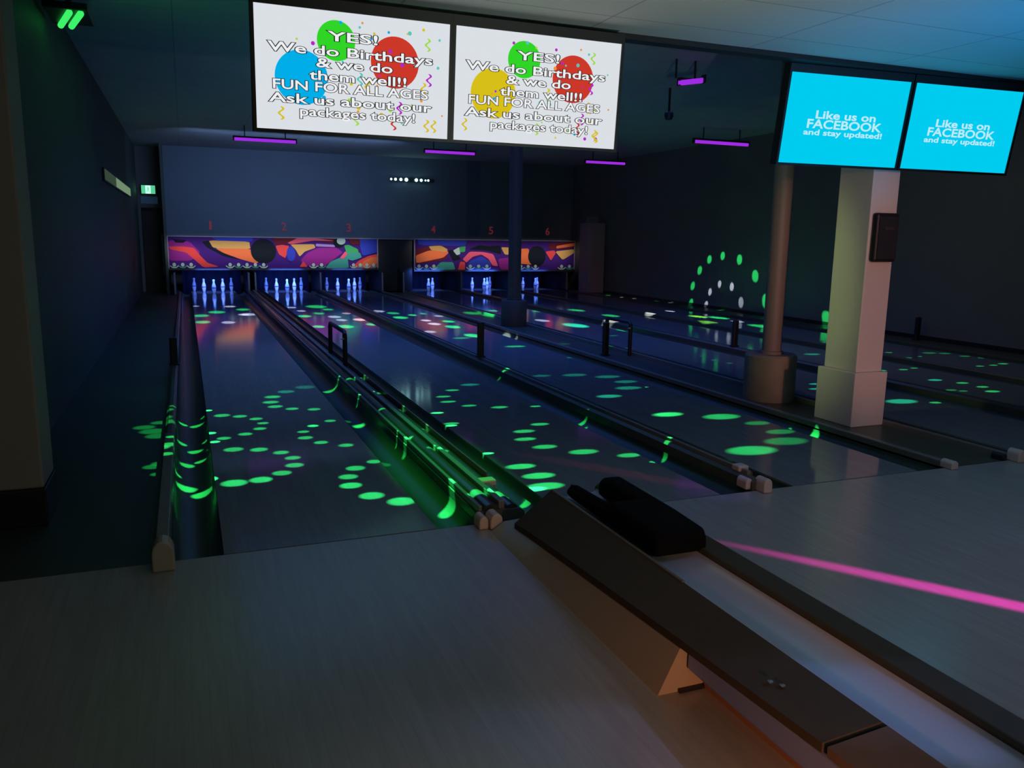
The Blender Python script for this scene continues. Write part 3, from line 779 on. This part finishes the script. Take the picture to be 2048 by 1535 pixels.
MB().box((XL+.03, 11.5, 2.25), (XL+.04, 15.5, 2.40)).build('exit_glow_bright_part', emitmat('exit_glow', (.16, .26, .15), 1), tw)
MB().box((XL+.03, 9.45, 2.25), (XL+.04, 11.5, 2.40)).build('exit_glow_dim_part', emitmat('exit_glow_dim', (.035, .06, .04), 1), tw)
struct('wall_back_left', MB().box((XL, 19.0, 2.1), (-.46, 19.1, CEIL)).box((XL, 19.0, -.1), (-.98, 19.1, 2.1)), M['wallR'])
door = MB().box((-.98, 19.3, -.05), (-.50, 19.34, 2.1)); struct('door_1', door, M['door'])
t2 = MB().box((-.54, 18.92, .45), (-.505, 18.99, 1.45)).box((-.50, 18.92, .0), (-.47, 18.99, 1.2)); struct('trim_2', t2, M['frame'])
# grey cabinet at the right end of the masking, with a small dim sign on it
tag(MB().box((10.30, 16.3, .03), (10.78, 16.9, 1.93)).build('grey_cabinet', mat('cabinet_lilac_grey', (.30, .25, .29), .6, noise=.1, nscale=3), bevel=.01), 'tall lilac grey cabinet closing the right masking panel', 'cabinet')
tag(MB().box((10.33, 16.5, 1.93), (10.66, 16.56, 2.10)).build('small_sign', mat('sign_grey', (.16, .18, .25), .5), bevel=.005), 'small dim grey sign standing on the lilac grey cabinet', 'sign')

# ------------------------------------------------------------------ ball return in the foreground
t = empty('ball_return', (1.8, -2.2, 0), 'long low brown ball return with a white track and black hood in the foreground', 'ball return')
YS = [-.28-.1*i for i in range(22)]+[-2.47]
def zl(y):   # outer edge of the left wing climbs towards the camera
    return .085+(.245-.085)*min(1, max(0, (-.28-y)/2.5))**.8
def wing(y):
    z = zl(y); r = .245
    return [(1.50, y, z-.03), (1.50, y, z), (1.705, y, r), (1.72, y, r-.012), (1.72, y, r-.06), (1.62, y, max(z-.02, r-.10))]
MB().loft([wing(y) for y in YS]).build('left_wing', M['ret'], t, smooth=True)
MB().loft([wing(y) for y in (-2.49, -3.2, -4.0, -4.8)]).build('left_wing', M['ret2'], t, smooth=True)
MB().box((1.700, -1.5, .241), (1.712, -.30, .249)).build('edge_trim', M['rail'], t)
def rwing(y): return [(1.955, y, .13), (1.955, y, .236), (1.97, y, .25), (2.075, y, .25), (2.10, y, .235), (2.16, y, .06), (2.0, y, .06)]
MB().loft([rwing(y) for y in (-.28, -4.8)]).build('right_wing', M['ret'], t, bevel=.004)
n = 12
def trk(y, z=.18): return [(1.838-.116*math.cos(PI*j/n), y, z+.052-.03*math.sin(PI*j/n)) for j in range(n+1)]+[(1.838+.116*math.cos(PI*j/n), y, z-.03-.03*math.sin(PI*j/n)) for j in range(n+1)]
MB().loft([trk(y) for y in (-.30, -4.8)]).build('ball_track', M['track'], t, smooth=True)
base = [(1.42, 0.), (1.515, .155), (1.70, .16), (2.10, .155), (2.18, 0.)]
def bsec(y):
    q = (-.14-y)/1.66; h = .05+.11*q
    return [(1.42, y, 0), (1.50, y, h), (1.70, y, h+.01), (2.08, y, h-.005), (2.17, y, 0)]
MB().loft([bsec(-.14-1.66*i/16) for i in range(17)]).build('base', M['retbase'], t, smooth=True)
MB().box((1.50, -1.815, 0), (1.70, -1.80, .012)).build('base_gap', M['black'], t)
MB().box((1.525, -4.8, .085), (1.55, -1.81, .172)).build('lower_rail', mat('rail_blue_grey', (.20, .26, .50), .3), t, bevel=.01)
MB().box((1.60, -4.8, .0), (2.05, -1.81, .10)).build('under_frame', mat('ball_return_under', (.30, .15, .09), .6), t)
for k in range(2): MB().lathe([(.009, 0), (.009, .003), (0, .005)], (1.565+.02*k, -2.18-.03*k, .232), 10).build('bolt', M['metal'], t)
# hood
m = MB()
def hs(y, z, xa, xb): return [(xa, y, .235), (xb, y, .235), (xb, y, z-.025), (xb-.025, y, z), (xa+.025, y, z), (xa, y, z-.025)]
m.loft([hs(-1.24, .315, 1.745, 1.99), hs(-1.20, .335, 1.745, 2.005), hs(-.98, .34, 1.745, 2.015), hs(-.80, .34, 1.745, 2.02)])
hd = m.build('hood', M['rubber'], t, bevel=.012, smooth=True)
m = MB(); m.loft([hs(-.80, .31, 1.745, 1.815), hs(-.40, .295, 1.755, 1.82), hs(-.34, .28, 1.765, 1.81)]); m.build('hood_arm', M['rubber'], hd, bevel=.01, smooth=True)
m = MB(); m.loft([hs(-.80, .34, 1.90, 2.02), hs(-.48, .345, 1.90, 2.02), hs(-.40, .32, 1.91, 2.01)]); m.build('hood_arm', M['rubber'], hd, bevel=.015, smooth=True)

# ------------------------------------------------------------------ party projectors: each dot is a narrow beam from a lamp in an added housing
PRJ = [(1.1, 2.2, 3.14, 'added party light projector on the ceiling over the first divider'), (3.3, 1.75, 3.14, 'added party light projector on the ceiling over the third lane'),
       (2.9, 8.6, 3.14, 'added party light projector over the far half of the left lanes'), (6.4, 6.3, 3.14, 'added party light projector over the fourth lane'), (8.9, 3.6, 3.14, 'added party light projector over the right lanes'), (7.6, 10.4, 3.14, 'added party light projector facing the right wall')]
pt = []
for x, y, z, lab in PRJ:
    t = empty('added_projector', (x, y, CEIL), lab, 'stage light', 'added party projectors')
    MB().lathe([(.02, .14), (.06, .13), (.065, .09), (.05, .04), (.03, .03)], (x, y, z), 16).build('housing', M['black'], t, smooth=True)
    MB().box((x-.012, y-.012, z+.12), (x+.012, y+.012, CEIL)).build('added_bracket', M['black'], t)
    pt.append(t)
CC = dict(g=(.03, 1., .2), t=(.02, .9, .45), w=(.75, .80, 1.), p=(1., .55, .55), y=(.25, 1., .05))
KD = 125.
beams = [[] for _ in PRJ]
POSTS2D = [(5.27, 9.2, .32), (5.27, 2.42, .33), (5.29, 1.38, .32)]
def blocked(o, q):
    a = Vector((o[0], o[1])); v = Vector((q.x, q.y))-a
    for cx, cy, r in POSTS2D:
        w = Vector((cx, cy))-a; s = max(0, min(1, w.dot(v)/max(1e-6, v.length_squared)))
        if (a+v*s-Vector((cx, cy))).length < r and s < .97: return True
    return False
for x, y, z, d, c, s in DOTS:
    q = Vector((x, y, z))
    if (Vector((x, y))-Vector((5.27, 9.2))).length < .75: continue
    if x < 10.5:
        if y > 8: s = max(.7, s)*2.2
        if z < -.02: s *= 3.5
        if z > .02: s *= 3.5
        k = min((i for i in range(5)), key=lambda i: (Vector(PRJ[i][:3])-q).length+(50 if blocked(PRJ[i], q) else 0))
    else: k = 5
    beams[k].append((q, d, c, s))
def node(nt, kind, op=None, **vals):
    n = nt.nodes.new(kind)
    if op: n.operation = op
    for kk, v in vals.items(): n.inputs[int(kk[1:])].default_value = v
    return n
for k, lst in enumerate(beams):
    if not lst: continue
    o = Vector(PRJ[k][:3])
    li = bpy.data.lights.new('dot_lamp', 'POINT'); li.shadow_soft_size = 0; li.energy = KD; li.use_nodes = True
    nt = li.node_tree; nt.nodes.clear(); L = nt.links.new
    out = nt.nodes.new('ShaderNodeOutputLight'); tc = nt.nodes.new('ShaderNodeTexCoord'); tot = None
    nz = node(nt, 'ShaderNodeVectorMath', 'NORMALIZE'); L(tc.outputs['Normal'], nz.inputs[0])
    # where each ray meets the floor, in metres, so a dot is an ellipse of the projector's gobo
    sx = nt.nodes.new('ShaderNodeSeparateXYZ'); L(nz.outputs[0], sx.inputs[0])
    mn = node(nt, 'ShaderNodeMath', 'MINIMUM', _1=-.02); L(sx.outputs['Z'], mn.inputs[0])
    dv = node(nt, 'ShaderNodeMath', 'DIVIDE', _0=-o.z); L(mn.outputs[0], dv.inputs[1])
    fl = nt.nodes.new('ShaderNodeVectorMath'); fl.operation = 'SCALE'; L(nz.outputs[0], fl.inputs[0]); L(dv.outputs[0], fl.inputs['Scale'])
    for col in CC:
        acc = None
        for q, d, c, s in lst:
            if c != col: continue
            v = q-o; D = v.length; v.normalize()
            ma = node(nt, 'ShaderNodeMath', 'MULTIPLY_ADD')
            if k == 5:
                a = d/2/D*.9
                dp = nt.nodes.new('ShaderNodeVectorMath'); dp.operation = 'DOT_PRODUCT'; dp.inputs[1].default_value = v
                L(nz.outputs[0], dp.inputs[0])
                mr = node(nt, 'ShaderNodeMapRange', None, _1=math.cos(a*1.15), _2=math.cos(a*.85)); L(dp.outputs['Value'], mr.inputs[0]); inc = .8
            else:
                f_ = -o.z/v.z if v.z < 0 else 1; fx, fy = v.x*f_, v.y*f_
                a = d/2*(.92 if q.x < 1.7 else 1.02); bb = a*(.92 if q.x < 1.7 else .58)
                if q.y > 8: bb = a*1.9
                md = nt.nodes.new('ShaderNodeVectorMath'); md.operation = 'MULTIPLY_ADD'
                md.inputs[1].default_value = (1/a, 1/bb, 0); md.inputs[2].default_value = (-fx/a, -fy/bb, 0); L(fl.outputs[0], md.inputs[0])
                ln = nt.nodes.new('ShaderNodeVectorMath'); ln.operation = 'LENGTH'; L(md.outputs[0], ln.inputs[0])
                mr = node(nt, 'ShaderNodeMapRange', None, _1=1.22, _2=.84); L(ln.outputs['Value'], mr.inputs[0]); inc = abs(v.z)
            ma.inputs[1].default_value = s*D*D/max(.4, inc)
            L(mr.outputs[0], ma.inputs[0])
            if acc: L(acc, ma.inputs[2])
            else: ma.inputs[2].default_value = 0
            acc = ma.outputs[0]
        if acc is None: continue
        sc = nt.nodes.new('ShaderNodeVectorMath'); sc.operation = 'SCALE'; sc.inputs[0].default_value = CC[col]; L(acc, sc.inputs['Scale'])
        if tot:
            ad = nt.nodes.new('ShaderNodeVectorMath'); ad.operation = 'ADD'; L(tot, ad.inputs[0]); L(sc.outputs[0], ad.inputs[1]); tot = ad.outputs[0]
        else: tot = sc.outputs[0]
    em = nt.nodes.new('ShaderNodeEmission'); em.inputs['Strength'].default_value = 1; L(tot, em.inputs['Color']); L(em.outputs[0], out.inputs[0])
    ob = bpy.data.objects.new('dot_lamp', li); COL.objects.link(ob); ob.location = o
    ob.parent = pt[k]; ob.matrix_parent_inverse = Matrix.Translation(-Vector(pt[k].location))

# ------------------------------------------------------------------ general lighting
def area(name, loc, tgt, size, col, e, spread=180, sy=None):
    li = bpy.data.lights.new(name, 'AREA'); li.energy = e; li.color = col; li.size = size
    if sy: li.shape = 'RECTANGLE'; li.size_y = sy
    li.spread = math.radians(spread)
    o = bpy.data.objects.new(name, li); COL.objects.link(o); o.location = loc
    o.rotation_euler = (Vector(tgt)-Vector(loc)).to_track_quat('-Z', 'Y').to_euler(); return o
def spot(name, loc, tgt, ang, col, e, blend=.5, sc=(1, 1, 1), r=.02):
    li = bpy.data.lights.new(name, 'SPOT'); li.energy = e; li.color = col; li.spot_size = math.radians(ang); li.spot_blend = blend; li.shadow_soft_size = r
    o = bpy.data.objects.new(name, li); COL.objects.link(o); o.location = loc
    o.rotation_euler = (Vector(tgt)-Vector(loc)).to_track_quat('-Z', 'Y').to_euler(); o.scale = sc; return o
# unseen wash lights added in place of the paint's own glow under blacklight
area('masking_fill', (2.2, 17.1, 1.55), (2.2, 18.2, .98), 5.0, (.95, .9, 1.), 9, 50, .1)
area('masking_fill', (8.3, 17.1, 1.55), (8.3, 18.2, .98), 4.6, (.95, .9, 1.), 7, 50, .1)
for i, (a, b) in enumerate(LANES):
    area('pin_light', ((a+b)/2, 17.93, .555), ((a+b)/2, 18.6, .05), .8, (.08, .20, 1.), (8, 11, 7, 6, 8, 4)[i], 110, .06)
area('back_wall_blue', (2.4, 14.2, 3.3), (2.2, 18.5, 2.2), 4.5, (.30, .48, 1.), 34, 110, .3)
area('lane_blue', (4., 9., 3.3), (4., 9, 0), 7., (.05, .17, 1.), 150, 140, 8.)
area('room_teal', (.6, 6., 3.3), (-.4, 6, 0), 3., (.25, .9, .55), 7, 170, 5.)
area('right_room', (8.5, 5., 3.3), (10.2, 6, 1), 3., (.85, .9, .85), 11, 160, 6.)
spot('column_pink_fill', (3.6, -5.5, 2.0), (5.32, 1.2, 1.15), 22, (1., .42, .36), 420, .8, (.55, 1, 1), .15)  # unseen pink spot aimed at the front of the square column
area('approach_brown_fill', (3.2, -7., 2.7), (3.0, -2.5, 0), 2., (1., .74, .42), 14, 120, .6)  # unseen warm fill added for the right of the approach floor
area('approach_grey_fill', (-.3, -6.5, 2.7), (1.0, -1., 0), 3.0, (.72, 1., .84), 7, 120, 1.)  # unseen greenish fill added over the approach
spot('olive_side', (2.3, 1.75, 1.75), (5.15, 1.7, 1.05), 46, (.72, 1., .36), 55, .9, (.5, 1, 1), .1)
spot('orange_spot', (1.0, -3.75, .5), (1.62, -2.0, .0), 44, (1., .36, .17), 58, 1.)
spot('ceiling_grey', (2.2, -2.6, 1.2), (2.9, .9, SOF), 75, (.85, 1., .9), 175, 1.)
spot('ceiling_cyan', (4.9, -1.7, 1.0), (4.7, -.05, SOF), 74, (.02, .42, 1.), 220, 1.)
spot('capping_green', (1.54, 1.3, 3.1), (1.54, 1.25, .05), 56, (.02, 1., .06), 340, .8, (.27, 1, 1))
spot('pink_streak', (4.4, -3.3, 2.6), (3.25, -1.72, 0), 34, (1., .035, .62), 1150, .8, (.066, 1, 1))
spot('red_streak', (3.9, -1.2, 2.7), (2.62, .62, 0), 24, (1., .08, .22), 60, 1., (.14, 1, 1))
spot('violet_pool', (3.1, -.4, 2.7), (3.02, .1, 0), 14, (.25, .10, 1.), 30, 1.)

w = bpy.data.worlds.new('world'); S.world = w; w.use_nodes = True
w.node_tree.nodes['Background'].inputs[0].default_value = (.3, .5, .8, 1); w.node_tree.nodes['Background'].inputs[1].default_value = .0

# ------------------------------------------------------------------ camera
cam = bpy.data.cameras.new('camera'); co = bpy.data.objects.new('camera', cam); COL.objects.link(co)
yaw, pitch, roll = .3795, .1791, .0157
f = Vector((math.sin(yaw)*math.cos(pitch), math.cos(yaw)*math.cos(pitch), -math.sin(pitch)))
r0 = Vector((math.cos(yaw), -math.sin(yaw), 0)); u0 = r0.cross(f)
r = r0*math.cos(roll)+u0*math.sin(roll); u = -r0*math.sin(roll)+u0*math.cos(roll)
mw = Matrix((r, u, -f)).transposed().to_4x4(); mw.translation = Vector((0, -3.9765, 1.5337)); co.matrix_world = mw
cam.sensor_width = 36; cam.lens = 1630.4/2048*36; cam.clip_end = 100; cam.clip_start = .05
S.camera = co
S.view_settings.view_transform = 'Standard'; S.view_settings.look = 'None'; S.view_settings.exposure = 0; S.view_settings.gamma = 1
S.view_settings.use_curve_mapping = False

area('approach_blue', (4.2, -2.2, 2.78), (4.0, -1.6, 0), 2.5, (.38, .52, 1.), 17, 130, 2.)
spot('track_blue', (3.6, -3.4, 2.4), (1.85, -2.4, .2), 30, (.25, .4, 1.), 70, .6, (.35, 1, 1))
spot('ceiling_green', (-.5, 3.6, 2.6), (.2, 4.5, CEIL), 110, (.1, 1., .35), 7, 1.)
spot('wall_green', (1.1, 10.5, 3.1), (XL, 12.7, .45), 5, (.02, 1., .15), 260, .6, (.6, 1, 1))
spot('aisle_teal', (.6, 4.4, 3.2), (-.36, 4.5, 0), 20, (.15, .9, .6), 14, 1.)  # unseen spot added for the teal reflection on the aisle floor
area('ceiling_teal', (2.5, 6.5, 2.3), (2.5, 6.5, CEIL), 3., (.2, .75, .9), 4, 170, 5.)
